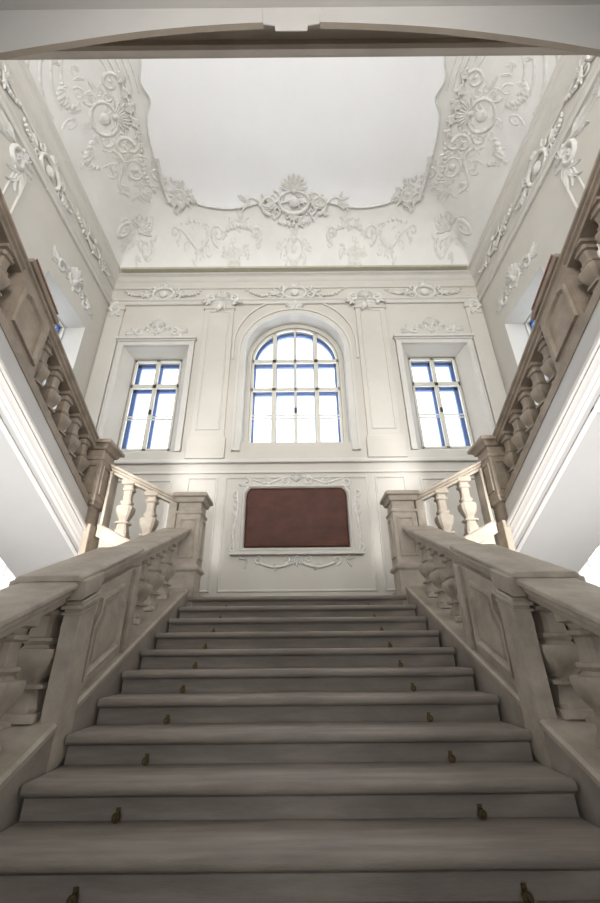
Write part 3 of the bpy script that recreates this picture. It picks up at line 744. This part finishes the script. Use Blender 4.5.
for s in (-1, 1):
    w = side_word[s]
    g = Orn(F_back(s*4.42, 7.66, YB-.06), 10); g.scroll(0, 0, .16, PI/2, 1.4, -s, .045); g.spray(0, -.1, -PI/2, .22, 4, .035); g.leaf(0, .1, PI/2, .25, .05, .05)
    ornament(g, 'curled stucco scroll at the %s end of the back cornice' % w)
    # side wall frieze and spandrels
    for i, (cy, cz, ww, hh, lab) in enumerate(((6.3, 8.42, .70, .30, 'long oval stucco wreath on the %s cove frieze near the back corner'),
                                               (4.55, 8.2, .70, .56, 'bold stucco cartouche on the %s side wall frieze'),
                                               (2.7, 8.28, .70, .40, 'stucco cartouche on the %s side wall frieze beside the near arch'))):
        g = Orn(F_side(s, cy, cz, XW-.03), 20+i); g.cartouche(0, 0, ww, hh)
        for q in (-1, 1): g.garland(q*ww*.7, 0, q*(ww*.7+.35), .06, .08, 6, .028)
        ornament(g, lab % w)
    g = Orn(F_side(s, 6.1, 7.02), 24); g.shell(0, .05, .32, .08*PI, .92*PI, 7, .07); g.cartouche(0, .02, .5, .34)
    for q in (-1, 1): g.scroll(q*.48, -.08, .14, PI/2, 1.2, -q, .035); g.spray(q*.6, -.08, 0 if q > 0 else PI, .3, 4, .035)
    ornament(g, 'stucco shell crest above the tall window in the %s side wall' % w)
    g = Orn(F_side(s, 3.95, 7.5), 25); g.scroll(0, 0, .20, PI/2, 1.4, 1, .05); g.spray(.1, .0, PI/4, .3, 5, .04); g.spray(-.2, .15, PI, .45, 5, .04); g.spray(.15, -.15, -PI/2, .5, 5, .04); g.shell(.1, .1, .24, 0, PI*.9, 6, .06)
    ornament(g, 'leafy stucco corner piece on the chamfered panel of the %s side wall' % w)
    g = Orn(F_side(s, 2.4, 7.62), 26)
    for i in range(5): g.spray(-.6+.3*i, .0+.03*(i % 2), s*.3+PI*(i % 2), .26, 4, .035); g.bead(-.6+.3*i, .02, .04)
    g.strip([(-.75+1.5*t, .02*math.sin(t*12)) for t in [i/20 for i in range(21)]], .022)
    ornament(g, 'run of stucco leaves along the top of the %s side wall panel' % w)

# ceiling ornaments
g = Orn(F_ceil(0, 6.42, 0, 1, .05), 40); g.cartouche(0, 0, .9, .6); g.shell(0, -.25, .42, -PI*.95, -PI*.05, 9, .06)
for q in (-1, 1):
    g.scroll(q*.62, .05, .22, PI/2, 1.4, -q, .045); g.strip([(q*(.5+.7*t), .1*math.sin(t*6)) for t in [i/14 for i in range(15)]], [.045*(1-.5*i/14) for i in range(15)]); g.spray(q*1.1, 0, 0 if q > 0 else PI, .35, 5, .04)
g.garland(-.5, .35, .5, .35, -.12, 9, .035)
g.bloom(0, .1, .9, .3, 20, .045)
ornament(g, 'great stucco shell cartouche at the centre of the back edge of the pale ceiling field')
g = Orn(F_ceil(0, 7.28), 41); g.cartouche(0, 0, .5, .4); g.spray(0, .2, PI/2, .3, 5, .04); g.spray(0, -.2, -PI/2, .3, 5, .04); g.bead(0, -.12, .07)
ornament(g, 'small stucco rosette on the cove straight above the arched window')
for s in (-1, 1):
    w = side_word[s]
    g = Orn(F_ceil(s*1.45, 7.05, 0, s), 42)
    g.garland(-.5, .05, .45, .02, .18, 12, .045); g.scroll(-.45, .0, .16, PI/2, 1.3, 1, .04); g.scroll(.55, .0, .20, PI/2, 1.4, -1, .04); g.spray(.2, .25, PI/3, .35, 5, .04); g.shell(.15, .25, .26, 0, PI, 6, .06); g.spray(-.1, -.2, -PI/2, .3, 4, .04)
    g.bloom(0, .1, .6, .3, 14, .045)
    ornament(g, 'stucco garland and scrolls on the back cove, %s of the central shell' % w)
    g = Orn(F_ceil(s*2.62, 7.12, 0, s), 43)
    g.strip([(-.35+.8*t, .16*math.sin(t*5)) for t in [i/16 for i in range(17)]], [.045*(1-.4*i/16) for i in range(17)]); g.scroll(.5, -.1, .15, PI/2, 1.2, 1, .035); g.spray(-.1, .1, PI/2, .25, 4, .035); g.garland(-.4, -.2, .3, -.25, .08, 7, .03)
    g.bloom(0, 0, .5, .3, 12, .042)
    ornament(g, 'curling stucco branch on the back cove, %s of the garland' % w)
    g = Orn(F_ceil(s*2.86, 6.28, 0, s, .05), 44)
    g.cartouche(0, 0, .42, .38); [g.spray(0, 0, a, .34, 3, .045) for a in (0.4, 1.7, 2.9, 4.2, 5.4)]
    g.bloom(0, 0, .38, .34, 12, .042)
    ornament(g, 'leafy stucco rosette at the %s back corner of the pale ceiling field' % w)
    g = Orn(F_ceil(s*4.05, 6.98, 3*PI/4, s), 45)
    g.shell(0, 0, .38, PI*.1, PI*.9, 7, .07); g.scroll(-.3, -.1, .18, PI/2, 1.3, 1, .045); g.scroll(.3, -.1, .18, PI/2, 1.3, -1, .045); g.spray(0, -.1, -PI/2, .4, 5, .045)
    g.bloom(0, 0, .45, .4, 12, .05)
    ornament(g, 'stucco shell filling the %s back corner of the cove' % w)
    # great cartouche of the side cove with ripple rings
    g = Orn(F_ceil(s*3.95, 4.55, PI/2, s), 46)
    g.cartouche(0, 0, .70, .55); g.shell(0, .2, .34, .05*PI, .95*PI, 9, .08)
    for i in range(5):
        q = .55+.16*i; g.strip([(-.55+q*math.cos(a)*1.15, -.05+q*math.sin(a)*.72) for a in [PI*.45+PI*1.1*j/26 for j in range(27)]], .022)
    for q in (-1, 1): g.garland(q*.3, -.35, q*.75, -.42, .12, 9, .045); g.scroll(q*.55, .32, .18, PI/2, 1.3, -q, .04)
    g.bloom(.1, -.1, .85, .5, 20, .05)
    ornament(g, 'largest stucco shell cartouche with ripple rings on the %s cove' % w)
    g = Orn(F_ceil(s*3.42, 4.35, PI/2, s, .03), 47)
    for i in range(9): g.spray(-.5+.13*i, .03*math.sin(i*2), (i % 2)*PI+.4, .16, 3, .03); g.bead(-.5+.13*i, 0, .035)
    g.strip([(-.52+1.1*t, .03*math.sin(t*16)) for t in [i/24 for i in range(25)]], .018)
    ornament(g, 'hanging stucco flower chain on the %s cove beside the pale field' % w)
    g = Orn(F_ceil(s*3.72, 5.62, PI/2, s), 48)
    g.cartouche(0, 0, .5, .4); g.strip([(-.5+1.0*t, -.3+.12*math.sin(t*6.28)) for t in [i/16 for i in range(17)]], .035); g.garland(-.45, .3, .5, .25, .1, 11, .04); g.spray(.5, -.1, .3, .35, 5, .045); g.scroll(-.5, -.05, .2, PI/2, 1.3, 1, .045)
    g.scroll(.15, .45, .17, PI/2, 1.3, -1, .04)
    g.bloom(0, 0, .62, .5, 22, .05)
    ornament(g, 'tangle of stucco scrolls on the %s cove behind the largest cartouche' % w)
    g = Orn(F_ceil(s*3.2, 5.9, PI/2, s, .05), 49)
    g.strip([(-.5+1.0*t, .2*(t-.5)**2) for t in [i/14 for i in range(15)]], .05); g.spray(0, 0, PI/2, .2, 5, .04); g.scroll(.45, .1, .13, PI/2, 1.2, 1, .035)
    ornament(g, 'short stucco branch along the %s edge of the pale ceiling field' % w)
    g = Orn(F_ceil(s*4.05, 2.9, PI/2, s), 50); g.cartouche(0, 0, .7, .5); g.garland(-.6, -.3, .6, -.3, .1, 13, .04); g.shell(0, .15, .3, 0, PI, 7, .06)
    g.bloom(0, 0, .8, .45, 16, .05)
    ornament(g, 'stucco cartouche on the %s cove nearest the arch overhead' % w)
